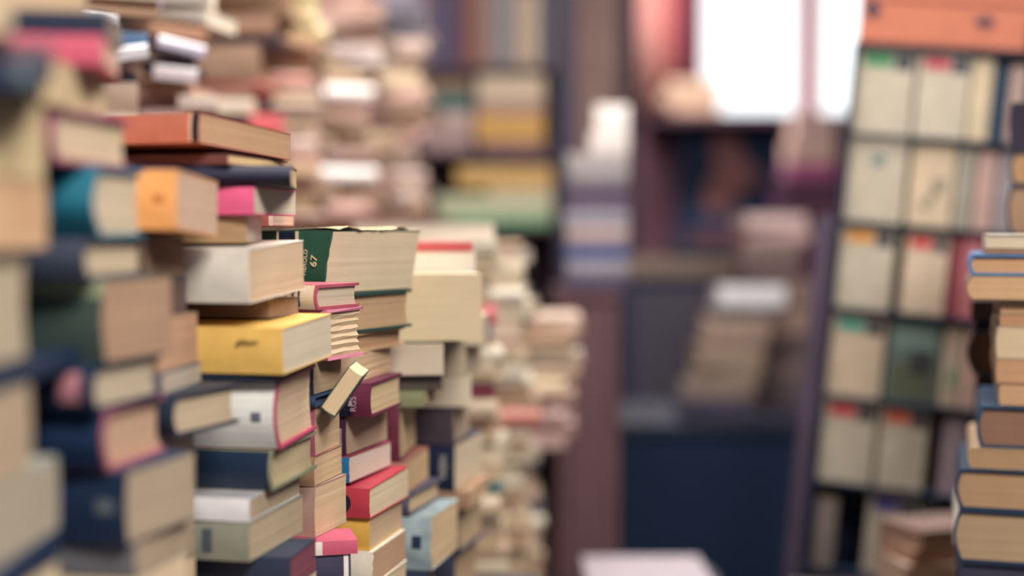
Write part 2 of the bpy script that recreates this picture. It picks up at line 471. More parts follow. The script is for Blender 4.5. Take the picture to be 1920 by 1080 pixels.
PD = 'narrow pile behind the yellow spine'
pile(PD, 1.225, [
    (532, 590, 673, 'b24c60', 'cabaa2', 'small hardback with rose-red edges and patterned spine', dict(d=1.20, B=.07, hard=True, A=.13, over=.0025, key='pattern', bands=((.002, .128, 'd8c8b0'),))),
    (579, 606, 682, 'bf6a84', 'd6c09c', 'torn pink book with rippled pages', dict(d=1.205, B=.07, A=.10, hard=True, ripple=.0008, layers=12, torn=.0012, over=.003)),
    (674, 585, 640, '2c3850', 'b49c7c', 'darker tan page block', dict(d=1.205, B=.07, A=.10)),
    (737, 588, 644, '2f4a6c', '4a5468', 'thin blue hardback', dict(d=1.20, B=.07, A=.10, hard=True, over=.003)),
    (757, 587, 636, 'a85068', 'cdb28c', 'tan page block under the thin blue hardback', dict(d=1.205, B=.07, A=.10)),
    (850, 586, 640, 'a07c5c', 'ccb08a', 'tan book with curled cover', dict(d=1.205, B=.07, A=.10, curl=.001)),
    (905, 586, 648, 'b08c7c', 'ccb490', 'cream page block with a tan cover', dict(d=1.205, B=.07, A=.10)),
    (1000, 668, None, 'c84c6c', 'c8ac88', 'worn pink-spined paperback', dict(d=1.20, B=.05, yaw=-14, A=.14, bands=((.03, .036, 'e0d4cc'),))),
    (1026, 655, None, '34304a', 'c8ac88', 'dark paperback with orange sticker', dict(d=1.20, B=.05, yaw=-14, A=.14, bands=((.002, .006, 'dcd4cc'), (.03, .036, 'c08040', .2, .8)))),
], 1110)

PE = 'pile with the green 67 spine'
pile(PE, 1.26, [
    (399, 512, 552, 'a8584c', 'c4a898', 'small red-brown paperback', dict(d=1.275, A=.12, B=.09, lift=.004, bands=((.0, .004, 'd8c4b8'),))),
    (432, 622, 789, '1f5a46', 'e4d2b0', 'thick green-spined book numbered 67', dict(d=1.285, A=.16, B=.145, key='green', torn=.0008, bulge=.002, layers=16, shear=.011)),
    (555, 650, 772, '1c4440', 'bb9c78', 'brown-paged hardback in dark green covers', dict(d=1.300, hard=True, B=.12, A=.12)),
    (633, 655, 758, 'c8a272', 'b39270', 'tan-covered book', dict(d=1.305, hard=True, B=.115, A=.12)),
    (672, 672, 732, 'c8a888', 'cdb08c', 'tan paperback with loose page groups', dict(d=1.310, B=.10, A=.12, ripple=.0002)),
    (727, 692, 753, '6a2040', 'ccb48c', 'maroon-spined book marked RGS', dict(d=1.295, B=.105, A=.16, bulge=.004, hard=True, over=.002, key='rgs', bands=((.019, .15, '1c2440'),))),
    (794, 646, 726, '4c2848', 'b09880', 'purple-spined paperback', dict(d=1.305, B=.105, A=.12, bands=((.004, .01, 'b8a0a8', .3, .7),))),
    (870, 652, 732, '943048', 'd2c6b6', 'white-paged paperback with a blue spine', dict(d=1.300, B=.105, A=.12, lift=.003, torn=.0004, bands=((0, .12, '2470a0'),))),
    (928, 690, 765, 'bc2840', 'd4c4a2', 'bright red paperback with lifted cover', dict(d=1.290, B=.115, A=.16, curl=.003, torn=.0005, key='red')),
    (986, 690, 753, 'dca634', 'c4ac8a', 'thick page block with a yellow spine', dict(d=1.295, B=.105, A=.12)),
    (1050, 696, 760, 'e0d6c4', 'b8987a', 'white-covered book with torn edges', dict(d=1.290, B=.105, A=.12, torn=.001)),
], 1115)
g = 'green'
def gband(p0, p1, h):
    a, b = sorted((u_at(g, p0), u_at(g, p1)))
    o, res, A, B, T = BOOKS[g][:5]
    bm = bmesh.new()
    add_box(bm, (-b, -.0002, T * .01), (-a, .0006, T * .99))
    finish(bm, 'spine_label', mat(h, .5, .06, 'print'), res[0])
gband(554, 559, 'dcd2b4'); gband(519, 523, 'dcd2b4'); gband(523, 554, '152338')
text_on(g, '67', .0105, u_at(g, 590), .52, 'e4dcae', rot=78, off=.0012)
text_on(g, 'HEROLD', .0062, u_at(g, 573), .50, 'd8d2b4', rot=84, off=.0012)
text_on('rgs', 'RGS', .0078, u_at('rgs', 662), .40, 'b8a0b0', rot=90, off=.0012)
o, res, A, B, T = BOOKS['rgs'][:5]
bm = bmesh.new(); uu = u_at('rgs', 652)
for k in range(3): add_box(bm, (-uu + .0005 * k, -.0011, T * (.34 + .05 * k)), (-uu + .0035 - .0003 * k, .0002, T * (.40 + .05 * k)))
finish(bm, 'emblem', mat('b8a8a4', .5, .05, 'ink'), res[0])
# dark diamond ornament on the small hardback's spine
o, res, A, B, T = BOOKS['pattern'][:5]
bm = bmesh.new(); c0, c1 = u_at('pattern', 560), u_at('pattern', 512)
def flat_poly(bm, pts, y0, y1):
    a = [bm.verts.new((x, y0, z)) for x, z in pts]; b = [bm.verts.new((x, y1, z)) for x, z in pts]
    bm.faces.new(a); bm.faces.new(b[::-1])
    for i in range(len(a)):
        k = (i + 1) % len(a); bm.faces.new((a[i], a[k], b[k], b[i]))
w = (c1 - c0)
for cx in (.22, .50, .78):
    for cz in (.27, .5, .73):
        if (cx == .5) == (cz == .5) and cx != .5: r_ = .11
        elif cx == .5 and cz == .5: r_ = .06
        else: r_ = .09
        X0, Z0, rx, rz = -(c0 + w * cx), T * cz, w * r_, T * r_ * 1.1
        flat_poly(bm, [(X0 - rx, Z0), (X0, Z0 - rz), (X0 + rx, Z0), (X0, Z0 + rz)], -.0011, .0006)
add_box(bm, (-c1 - .0016, -.0011, T * .12), (-c1, .0006, T * .88)); add_box(bm, (-c0, -.0011, T * .12), (-c0 + .0008, .0006, T * .88))
finish(bm, 'ornament', mat('1c2234', .5, .1, 'ink'), res[0])
# black roundel on the red paperback
o, res, A, B, T = BOOKS['red'][:5]
bm = bmesh.new(); uu = u_at('red', 645)
flat_poly(bm, [(-uu + .0055 * math.cos(a * math.pi / 8), T * .5 + .0075 * math.sin(a * math.pi / 8)) for a in range(16)], -.0012, .0006)
finish(bm, 'roundel', mat('1c1c2c', .5, .1, 'ink'), res[0])

PF = 'pile with the huge cream block'
pile(PF, 1.44, [
    (455, 886, None, 'cc4648', 'c8a49a', 'thin red paperback', dict(d=1.56, yaw=-10, A=.075, B=.12, side='front')),
    (475, 892, None, 'c8c4b4', 'e2dccc', 'white-paged paperback', dict(d=1.56, yaw=-10, A=.09, B=.12, side='back')),
    (515, 904, None, 'c8b894', 'd2c39e', 'huge cream page block', dict(d=1.475, yaw=-10, A=.13, B=.14, side='back', layers=20)),
    (643, 832, None, '6a5c54', 'c9bca6', 'pale page block', dict(d=1.45, yaw=-6, A=.11, B=.12, side='back')),
    (706, 828, None, '53443e', '8a7866', 'brown worn book', dict(d=1.46, yaw=-6, A=.11, B=.12, side='front')),
    (735, 792, 830, '8a9068', 'b8a884', 'pale green-edged book', dict(d=1.44, A=.11, B=.11)),
    (764, 747, 780, '6a2038', 'd2bb92', 'fat dark red spined book', dict(d=1.435, A=.12, B=.11, bulge=.003, hard=True, over=.001)),
    (866, 754, 803, 'b87468', 'd2b48a', 'tan book with salmon cover', dict(d=1.435, A=.12, B=.11)),
    (928, 764, 828, '565468', 'ccb48e', 'slate-covered book', dict(d=1.435, A=.12, B=.11, hard=True, torn=.0008)),
    (968, 806, 858, '98adb2', 'd0b890', 'crumpled pale blue paperback with a dark patch', dict(d=1.43, A=.13, B=.11, torn=.0009, bulge=.005, wear=.3, bands=((.010, .020, '1c3048', .42, .66),))),
    (1068, 800, None, '1a2840', '8a7a6a', 'dark navy book', dict(d=1.435, A=.13, B=.11, yaw=0)),
], 1120)

PG = 'pile with the white-lettered navy spine'
pile(PG, 1.60, [
    (596, 900, None, 'b8a888', 'd0c2a4', 'pale cream paperback', dict(d=1.6, yaw=4, A=.14, B=.11, side='back')),
    (648, 872, None, '8c7c6c', 'cabb9e', 'cream-paged paperback', dict(d=1.6, yaw=8, A=.12, B=.11, side='back')),
    (705, 884, None, 'dcd0b4', 'd8cab0', 'pale paperback', dict(d=1.6, yaw=-4, A=.14, B=.11, side='back')),
    (762, 850, 880, '4a3c46', 'b8a890', 'dusky brown book', dict(d=1.6, A=.14, B=.11)),
    (834, 851, 905, '142440', 'd4c6a8', 'fat book with white lettering on navy', dict(d=1.6, A=.15, B=.13, key='navy')),
    (922, 880, 915, 'a88060', 'ccae88', 'tan book with dark worn cover', dict(d=1.6, A=.15, B=.12, torn=.001)),
    (956, 858, 908, '3c3c54', 'c9b28c', 'cream-paged book in dark covers', dict(d=1.6, A=.15, B=.12, hard=True, torn=.001)),
    (1042, 850, 900, '30344a', 'b8a080', 'dark-covered book', dict(d=1.6, A=.15, B=.12, hard=True)),
], 1120)
text_on('navy', 'WEIN', .0105, u_at('navy', 831), .52, 'd4ccc4', rot=90, off=.0012)

# booklet wedged on edge between two piles
def place_book(loc, rx, ry, rz, label, group, *a, **k):
    hard = k.get('hard', False)
    o = book_root(hard, Vector(loc), 0, label, group)
    o.matrix_world = Matrix.Translation(loc) @ Matrix.Rotation(R(rz), 4, 'Z') @ Matrix.Rotation(R(ry), 4, 'Y') @ Matrix.Rotation(R(rx), 4, 'X')
    return o, make_book(o, *a, **k)
o, _ = place_book(P(681, 706, 1.198), 0, -55, 0, 'thin cream booklet wedged at a slant beside the maroon-spined book', None,
                  .043, .055, .015, 'left', False, '36504c', 'd2bd96', curl=.0)
# ragged loose leaves on top of the green-spined book
o, res, A, B, T = BOOKS['green'][:5]
bm = bmesh.new(); nx, ny = 10, 26; rg = random.Random(3); gv = []
for i in range(nx + 1):
    row = []
    for j in range(ny + 1):
        x = .0015 - .09 * i / nx + (rg.uniform(-.003, .002) if i == 0 else 0); y = .012 + (B - .018) * j / ny
        z = T + .0008 + max(0, .0032 * math.sin(j * .55 + .4 * i) * math.sin(j * .21 + 1.0)) * (1 - i / nx) + (rg.uniform(0, .0005))
        row.append(bm.verts.new((x, y, z)))
    gv.append(row)
for i in range(nx):
    for j in range(ny): bm.faces.new((gv[i][j], gv[i + 1][j], gv[i + 1][j + 1], gv[i][j + 1]))
ls = finish(bm, 'loose_leaf', page_mat('d8c49c'), o, smooth=True)
sm = ls.modifiers.new('s', 'SOLIDIFY'); sm.thickness = .0004
# ------------------------------------------------------------------ pale blurred piles further down the wall
rr = random.Random(11)
CREAM = ['d8c8a8', 'c8b090', 'e0d4bc', 'b89c80', 'd8bca8', 'c8a890', 'dccfb4', 'a88c78', 'e4d8c8', 'cbb493']
ADJ = {'d8c8a8': 'cream', 'c8b090': 'tan', 'e0d4bc': 'ivory', 'b89c80': 'light brown', 'd8bca8': 'pinkish cream', 'c8a890': 'beige', 'dccfb4': 'pale cream',
       'a88c78': 'brown', 'e4d8c8': 'off-white', 'cbb493': 'sandy', 'd85060': 'pinkish red', '38508c': 'blue', '7c2440': 'crimson', 'dcb4ac': 'pale pink',
       '2c3048': 'dark navy', '3c6c70': 'teal', 'c87868': 'salmon', 'c8a89c': 'dusty pink', 'd8c4bc': 'pale rose', 'b89080': 'rosy brown', 'e8dcd8': 'white',
       'a88478': 'mauve-brown', 'c49a94': 'rose', 'd0b4a4': 'peach', 'a07c64': 'brown', '4a3848': 'dark plum', '8c6c5c': 'umber', 'b08468': 'copper brown',
       '6c6474': 'grey-mauve', '5c4a54': 'dusky', 'd8c890': 'straw', '90a480': 'sage'}
def rpile(phrase, d, ytop, ybot, pxf, palette, support, over={}, tmin=.012, tmax=.030, yr=22, A=(.14, .2), B=(.10, .13), gloss=0.0, cover_prob=.5):
    rows = []; y = ytop; n = 0
    while y < ybot:
        T = rr.uniform(tmin, tmax); h = rr.choice(palette)
        for (a, b), c in over.items():
            if a <= y < b: h = c
        side = 'front' if rr.random() < cover_prob else rr.choice(['back', 'back', 'right'])
        if h in over.values(): side = 'front'
        pg = h if (side in ('back', 'right') and h in CREAM) else rr.choice(['d8c6a6', 'd2bd9a', 'e0d2ba', 'c8ae8c'])
        rows.append((y, pxf(y) + rr.uniform(-14, 12), None, h, pg, '%s book' % ADJ[h],
                     dict(d=d + rr.uniform(-.015, .015), yaw=rr.uniform(-yr, yr * .6), A=rr.uniform(*A), B=rr.uniform(*B), side=side, hard=rr.random() < .42,
                          coat=(1.0 if rr.random() < gloss else 0), rough=.4)))
        y += T * FPX / d; n += 1
    pile(phrase, d, rows, y, support=support)
rpile('pale pile behind the huge cream block', 1.9, 418, 1085, lambda y: 930 + (y - 430) * .03, CREAM + ['e0d4bc', 'dccfb4'], .72, {(560, 605): 'd85060', (605, 625): '38508c', (680, 725): '7c2440', (900, 925): '3c6c70'}, B=(.1, .13), yr=14)
rpile('second pale pile before reddish cabinet', 2.15, 452, 1085, lambda y: 985 + (20 if 700 < y < 850 else 0), CREAM, .72, {(760, 790): 'c87868'}, yr=14)
rpile('pale pile touching the reddish cabinet', 2.40, 588, 1085, lambda y: 1088 if y < 700 else (1072 if y < 830 else 1010), CREAM, .72,
      {(735, 825): 'dcb4ac', (850, 880): '2c3048', (930, 960): '6c6474'}, yr=12)

# ------------------------------------------------------------------ low bookcases and the piles on top of them
CT = 1.39
def cabinet(name, x0, x1, y0, y1, h, label, col='7a5644', cat='cabinet', door=None, shelves=2):
    r = empty(name, ((x0 + x1) / 2, (y0 + y1) / 2, 0)); tag(r, label, cat)
    a, b = (x1 - x0) / 2, (y1 - y0) / 2; m = wood_mat(col)
    box('side_panel', (-a, -b, 0), (-a + .02, b, h - .022), m, r); box('side_panel', (a - .02, -b, 0), (a, b, h - .022), m, r)
    box('back_panel', (-a + .0205, b - .012, .02), (a - .0205, b, h - .0225), m, r)
    box('top', (-a - .006, -b - .006, h - .022), (a + .006, b, h), m, r, .003)
    for k in range(shelves):
        z = .06 + (h - .1) * k / max(1, shelves)
        box('shelf', (-a + .0205, -b + .004, z), (a - .0205, b - .0125, z + .018), m, r)
    if door: box('door', (-a + .022, -b - .0165, .09), (a - .022, -b - .0005, h - .03), mat(door, .6, .1, 'paint'), r)
    return r
cabinet('low_bookcase', -1.5, -.315, 1.56, 2.60, CT, 'brown wooden bookcase carrying the glossy white and brown piles', shelves=3)
cabinet('low_bookcase', -1.1, -.135, 2.68, 3.22, CT, 'brown wooden bookcase behind the green-spined book', shelves=3)

W = 'glossy white pile at top left'
GL = dict(coat=1, rough=.2)
pile(W, 1.86, [
    (-40, 398, None, 'e6ddd0', 'e0d6c6', 'glossy off-white paperback', dict(d=1.86, yaw=-8, A=.085, **GL)),
    (6, 388, None, 'e4dccc', 'e4dcc8', 'thick cream paperback', dict(d=1.86, yaw=10, A=.15, bulge=.008, tilt2=5, T=.02, **GL)),
    (46, 388, None, 'c08a64', 'c89c78', 'copper-brown book', dict(d=1.86, yaw=-10, A=.07, tilt2=5, T=.016, lift=.006)),
    (84, 386, None, 'd8d4f0', 'e8e4ec', 'glossy lilac-white paperback', dict(d=1.83, yaw=-22, A=.06, tilt2=11, T=.014, **GL)),
    (112, 366, None, '2a2438', '5a4a54', 'dark plum book', dict(d=1.86, yaw=-6, A=.07)),
    (130, 372, None, 'e8dde6', 'e8e0dc', 'glossy pinkish-white paperback', dict(d=1.83, yaw=-14, A=.055, tilt2=5, T=.018, **GL)),
    (160, 352, None, 'b08c78', 'c8a890', 'brown paperback', dict(d=1.86, yaw=8, A=.06)),
    (178, 410, None, 'e0cfc4', 'e0d4c8', 'pale cream paperback pushed to the right', dict(d=1.86, yaw=-12, A=.05, T=.018, **GL)),
    (205, 352, None, 'c8a8a0', 'd0b8a0', 'dusty pink paperback', dict(d=1.86, yaw=-8, A=.06)),
    (235, 330, None, 'c0a890', 'c8b090', 'tan paperback', dict(d=1.86, yaw=4, A=.13)),
    (300, 330, None, '8c7060', 'b89a7c', 'brown book', dict(d=1.86, yaw=0, A=.13)),
], 398, support=CT, A0=.1)
W2 = 'pile with blue book, top left'
pile(W2, 1.64, [
    (-34, 320, None, 'd8c8b0', 'd8ccb8', 'cream paperback', dict(d=1.64, yaw=-25, A=.12, **GL)),
    (4, 300, None, 'c89c78', 'c8a888', 'peach-brown paperback', dict(d=1.65, yaw=-25, A=.13)),
    (30, 224, None, 'eae6ea', 'e4e0d8', 'glossy white paperback', dict(d=1.62, yaw=-28, A=.075, tilt2=3, T=.013, **GL)),
    (56, 282, None, '4878a8', '8898b0', 'blue book', dict(d=1.65, yaw=-24, A=.10, T=.019)),
    (90, 284, None, 'ece8f0', 'e8e4e4', 'bright white paperback', dict(d=1.63, yaw=-22, A=.075, tilt2=-10, T=.016, lift=.014, **GL)),
    (132, 258, None, '28283c', '5c5058', 'dark book', dict(d=1.66, yaw=-25, A=.1)),
    (150, 262, None, 'c0a088', 'd0b898', 'tan paperback', dict(d=1.66, yaw=-20, A=.1)),
    (210, 262, None, 'd8c8b0', 'd8c8a8', 'pale cream paperback', dict(d=1.66, yaw=-25, A=.1)),
    (300, 258, None, '8a7468', 'a89078', 'brown book', dict(d=1.66, yaw=-25, A=.1)),
], 398, support=CT, A0=.1)
BR = 'brown pile behind the orange paperback'
pile(BR, 2.25, [
    (-50, 540, None, 'a88268', 'b08c70', 'light brown book', dict(d=2.25, yaw=-6, A=.2)),
    (-5, 548, None, '9c785c', 'b8a078', 'brown book', dict(d=2.25, yaw=5, A=.2)),
    (34, 520, None, 'a07860', 'a88468', 'red-brown book', dict(d=2.25, yaw=-5, A=.2)),
    (66, 522, None, '3c3044', '5c4a54', 'dark plum book', dict(d=2.25, yaw=2, A=.2)),
    (82, 490, None, 'a4826a', 'ac8a6c', 'tan-brown book', dict(d=2.25, yaw=-3, A=.2)),
    (148, 505, None, 'c07868', 'b89078', 'salmon-brown book', dict(d=2.25, yaw=4, A=.2)),
    (168, 472, None, '9c7464', 'a88468', 'umber book', dict(d=2.25, yaw=-2, A=.2)),
    (186, 480, None, 'e4d4bc', 'e0d0b8', 'off-white book', dict(d=2.25, yaw=-6, A=.07)),
    (214, 530, None, 'dc5a60', 'c87c78', 'coral red book', dict(d=2.25, yaw=-6, A=.05)),
    (262, 510, None, '7c5c5c', '9c7c6c', 'dusky brown book', dict(d=2.25, yaw=6, A=.2)),
    (330, 520, None, 'a08070', 'b09078', 'brown book', dict(d=2.25, yaw=0, A=.2)),
], 405, support=CT)
ROSE = ['c8a89c', 'd8c4bc', 'b89080', 'e8dcd8', 'a88478', 'c49a94', 'd0b4a4', 'c8a89c', 'a88c78', 'b89c80']
rpile('rosy pile right of the brown pile', 2.46, -25, 398, lambda y: 600 + 8 * math.sin(y / 30), ROSE, CT, {(-60, 60): 'd8c890', (120, 150): 'c87868', (60, 100): 'b08468'}, A=(.06, .12), B=(.1, .12), gloss=.6, yr=30)
rpile('rosy pile above the green spine', 2.80, -25, 405, lambda y: 705 + 12 * math.sin(y / 40), ROSE, CT, {(-60, 30): 'b89080'}, A=(.09, .14), gloss=.5, yr=30)
rpile('rosy pile beside the far bookshelf', 3.02, -25, 405, lambda y: 792 + 8 * math.sin(y / 25), ROSE, CT, {(-60, 60): '6c6474'}, A=(.08, .13), B=(.09, .11), gloss=.5, yr=20)

# ------------------------------------------------------------------ far bookshelf
def upright(M, x, z, T, L, D, label, group, hard=False, vol=False, cover='c8b090', pages='d2bd9a', **k):
    o = book_root(hard, Vector((0, 0, 0)), 0, label, group)
    if vol: o.name = 'bound_volume'
    o.matrix_world = M @ Matrix.Translation((x, 0, z)) @ Matrix.Rotation(R(90), 4, 'Y')
    return make_book(o, L, D, T - .0004, 'front', hard, cover, pages, layers=6, **k)
SD = 3.75
bx0, bx1 = Xof(760, SD), Xof(1078, SD)
shelf_z = [.02, .45, .80, Zof(560, SD), Zof(424, SD), Zof(284, SD), Zof(122, SD), 2.22]
r = empty('bookshelf', ((bx0 + bx1) / 2, SD, 0)); tag(r, 'tall dark wooden bookshelf in the background left of the window', 'bookshelf')
hw = (bx1 - bx0) / 2; wm = wood_mat('5c4450'); pm = wood_mat('343048')
box('side_panel', (-hw, 0, 0), (-hw + .02, .26, 2.25), wm, r); box('side_panel', (hw - .05, -.01, 0), (hw, .26, 2.25), pm, r)
box('back_panel', (-hw + .0205, .248, .01), (hw - .0505, .26, 2.24), wm, r)
for z in shelf_z: box('shelf', (-hw + .0205, .002, z - .012), (hw - .0505, .2475, z), wm, r)
M0 = Matrix.Translation((0, SD + .02, 0))
GU = 'upright books on the top shelf'
xx = Xof(779, SD)
for w_, h, desc in ((26, '8c7478', 'dusky mauve'), (24, '5a4a6c', 'violet'), (26, '4c3c68', 'dark violet'), (16, '6a3040', 'wine red'), (34, '8c5648', 'brick brown'), (22, '9c8078', 'taupe'),
                    (30, '80808c', 'grey'), (26, 'b89c84', 'tan'), (22, 'c8b090', 'cream'), (16, '24406c', 'blue'), (12, '7c5c60', 'plum brown')):
    T = w_ * SD / FPX
    upright(M0, xx, shelf_z[6] + .0005, T, rr.uniform(.19, .22), .15, desc + ' upright book on the top shelf of the far bookshelf', GU, cover=h)
    xx += T + .001
def flat(px, d, yb, rows, phrase, support, A=.15, B=.14):
    rws = [(y, px, None, c, p, desc, dict(d=d, yaw=0, A=(w_ * d / FPX), B=B, side=sd)) for (y, w_, c, p, desc, sd) in rows]
    pile(phrase, d, rws, yb, support=support)
flat(885, SD + .03, 284, [(139, 95, '6a4a50', 'a89078', 'dusky brown book', 'front'), (154, 92, '8c7048', 'a89078', 'olive-brown book', 'front'), (174, 88, '2a6064', 'a89078', 'teal book', 'front'),
     (208, 95, 'c8a8a0', 'd0b4a4', 'pale pink book', 'front'), (240, 95, 'a88888', 'c0a8a0', 'mauve book', 'front')], 'left stack on the middle shelf', shelf_z[5])
flat(1020, SD + .03, 284, [(139, 125, 'd8c8ac', 'dccbb0', 'cream page block', 'back'), (186, 125, 'b08878', 'b89080', 'pinkish brown book', 'front'), (216, 128, 'd8a040', 'c8a068', 'ochre book', 'front'),
     (262, 120, '9c7060', 'b08c74', 'red-brown book', 'front')], 'right stack on the middle shelf', shelf_z[5])
flat(1035, SD + .03, 424, [(298, 150, '3a2c60', '6c4c74', 'dark violet book', 'front'), (312, 178, 'd8aa58', 'd0a868', 'straw-yellow book', 'front'), (352, 120, 'c8b49c', 'd0c0a0', 'pale cream book', 'back'),
     (366, 215, 'c8caa4', 'd0c8a4', 'pale green book', 'front'), (405, 210, '78b084', 'b0b08c', 'green book', 'front')], 'lowest stack on far bookshelf', shelf_z[4])

# boards and curtain between the bookshelf and the window
r = box('wooden_board', (Xof(1084, 4.5), 4.5, 0), (Xof(1157, 4.5), 4.53, 2.4), wood_mat('c8a498'), None, .003)
tag(r, 'pinkish-tan upright wooden board right of the far bookshelf', 'board')
r = box('wooden_board', (Xof(1157, 4.25) + .03, 4.55, 0), (Xof(1192, 4.25) + .03, 4.58, 2.4), wood_mat('3c2c3c'), None, .003)
tag(r, 'dark narrow upright wooden board beside the salmon curtain', 'board')
bm = bmesh.new()
cx0, cx1 = Xof(1192, 5.85), Xof(1300, 5.85); n = 60
top = []; bot = []
for i in range(n + 1):
    x = cx0 + (cx1 - cx0) * i / n; y = 5.955 + .028 * math.sin(i / n * math.pi * 9)
    top.append(bm.verts.new((x, y, 2.78))); bot.append(bm.verts.new((x + .01 * math.sin(i), y, Zof(205, 5.85))))
for i in range(n): bm.faces.new((top[i], top[i + 1], bot[i + 1], bot[i]))
cu = finish(bm, 'curtain', None, None, smooth=True)
sm = cu.modifiers.new('s', 'SOLIDIFY'); sm.thickness = .004
cm, nt, b = nodes('fabric_salmon')
tc = nt.nodes.new('ShaderNodeTexCoord'); sx = nt.nodes.new('ShaderNodeSeparateXYZ'); rp = nt.nodes.new('ShaderNodeValToRGB'); mr = nt.nodes.new('ShaderNodeMapRange')
mr.inputs['From Min'].default_value = cx0; mr.inputs['From Max'].default_value = cx1
nt.links.new(tc.outputs['Object'], sx.inputs[0]); nt.links.new(sx.outputs[0], mr.inputs[0]); nt.links.new(mr.outputs[0], rp.inputs[0])
rp.color_ramp.elements[0].color = (*hexc('e8b8b0'), 1); rp.color_ramp.elements[1].color = (*hexc('8c4458'), 1)
e = rp.color_ramp.elements.new(.5); e.color = (*hexc('e4a49c'), 1); e = rp.color_ramp.elements.new(.66); e.color = (*hexc('e06c6c'), 1); e = rp.color_ramp.elements.new(.8); e.color = (*hexc('8c4458'), 1)
nt.links.new(rp.outputs[0], b.inputs['Base Color']); b.inputs['Roughness'].default_value = .85
cu.data.materials.append(cm)
tag(cu, 'striped salmon and maroon curtain hanging left of the bright window', 'curtain')
# sill and books on it
sl = struct('trim_1', (Xof(1215, 5.8), 5.66, WZ0 - .03), (Xof(1600, 5.8), 5.995, WZ0 - .0005), mat('4a3040', .6, .1, 'paint'))
ws = WZ0
dd = 5.69
flat(1348, dd, 226, [(150, 95, 'c8a88c', 'c8a88c', 'beige paperback', 'front'), (172, 110, 'b8957c', 'c0a088', 'tan-brown paperback', 'front'), (196, 90, 'c49c84', 'c0a088', 'peach-brown paperback', 'front')],
     'small stack on the window sill', ws, B=.11)
# picture under the window
pr = empty('framed_picture', (Xof(1375, 5.95), 5.955, Zof(520, 5.95))); tag(pr, 'dark navy framed picture with a brown shape hanging under the window', 'picture')
pw, ph = 110 * 5.95 / FPX, 285 * 5.95 / FPX
bm = bmesh.new()
add_box(bm, (-pw, -.02, 0), (-pw + .02, .03, ph)); add_box(bm, (pw - .02, -.02, 0), (pw, .03, ph)); add_box(bm, (-pw + .02, -.02, 0), (pw - .02, .03, .02)); add_box(bm, (-pw + .02, -.02, ph - .02), (pw - .02, .03, ph))
finish(bm, 'frame', mat('3c2038', .5, .1, 'paint'), pr)
box('canvas', (-pw + .021, .0, .021), (pw - .021, .025, ph - .021), mat('1c3658', .7, .15, 'canvas', scale=12), pr, 0)
bm = bmesh.new()
pts = [(1345, 250), (1385, 262), (1395, 300), (1425, 320), (1405, 350), (1375, 380), (1345, 402), (1318, 392), (1322, 350), (1345, 310), (1330, 280)]
flat_poly(bm, [((x - 1375) * 5.95 / FPX, Zof(y, 5.95) - Zof(520, 5.95)) for x, y in pts], -.004, -.0005)
finish(bm, 'painted_shape', mat('b07874', .7, .2, 'canvas', scale=8), pr)

# pedestal with a stack
def block_cabinet(name, px0, px1, ytop, d, depth, label, col, cat='cabinet', **k):
    return cabinet(name, Xof(px0, d), Xof(px1, d), d, d + depth, Zof(ytop, d), label, col, cat, **k)
block_cabinet('narrow_cabinet', 1046, 1162, 545, 2.95, .3, 'narrow reddish-brown wooden cabinet in the middle of the shop', '64444a', door='5c4046')
ped = Zof(545, 2.95)
flat(1178, 2.99, 545, [(196, 62, 'ece2dc', 'e4dcd4', 'bright white book', 'front'), (248, 72, 'd8ccc8', 'd0c4bc', 'pale grey book', 'front'), (288, 115, '9c9494', 'a8a09c', 'grey book', 'front'),
     (318, 112, '8c8488', 'a8a09c', 'mauve-grey book', 'front'), (342, 118, '4c3c50', '7c6c74', 'dark plum book', 'front'), (372, 112, '5c4a60', '7c6c74', 'dusky purple book', 'front'),
     (396, 120, '8c8694', '9c949c', 'blue-grey book', 'front'), (426, 115, 'a48c88', 'a8948c', 'pinkish grey book', 'front'), (458, 118, '34467c', '6c7490', 'blue book', 'front'),
     (488, 115, '8c8690', '8c8690', 'pale mauve book', 'front'), (516, 118, '3c3450', '6c647c', 'dark violet book', 'front')], 'stack on the narrow cabinet', ped)

# navy cabinet, counter and their stacks
block_cabinet('wide_cabinet', 1168, 1450, 520, 4.0, .4, 'dark navy cabinet with a grey door behind the counter', '1a3050', door='4c4856')
flat(1450, 4.05, 520, [(430, 150, '6c3444', '7c5458', 'dark red book', 'front'), (458, 190, '1c2c44', '4c4c58', 'navy book', 'front'), (484, 280, '8c7464', '8c7464', 'wide tan-brown folder', 'front')], 'stack on the navy cabinet', Zof(520, 4.0))
ctop = Zof(795, 3.3)
r = empty('counter', ((Xof(1165, 3.3) + Xof(1600, 3.3)) / 2, 3.3, 0)); tag(r, 'dark navy panelled counter with shade put into its colour', 'counter')
a = (Xof(1600, 3.3) - Xof(1165, 3.3)) / 2; nm = mat('0a2240', .8, .08, 'paint')  # navy paint colour includes the dark of the shade
box('worktop', (-a - .01, -.01, ctop - .025), (a + .01, .45, ctop), mat('24283c', .6, .1, 'paint'), r)
box('front_panel', (-a, 0, 0), (a, .02, ctop - .0255), nm, r); box('side_panel', (-a, .0205, 0), (-a + .02, .44, ctop - .0255), nm, r); box('side_panel', (a - .02, .0205, 0), (a, .44, ctop - .0255), nm, r)
S1 = 'leaning counter stack with white top'
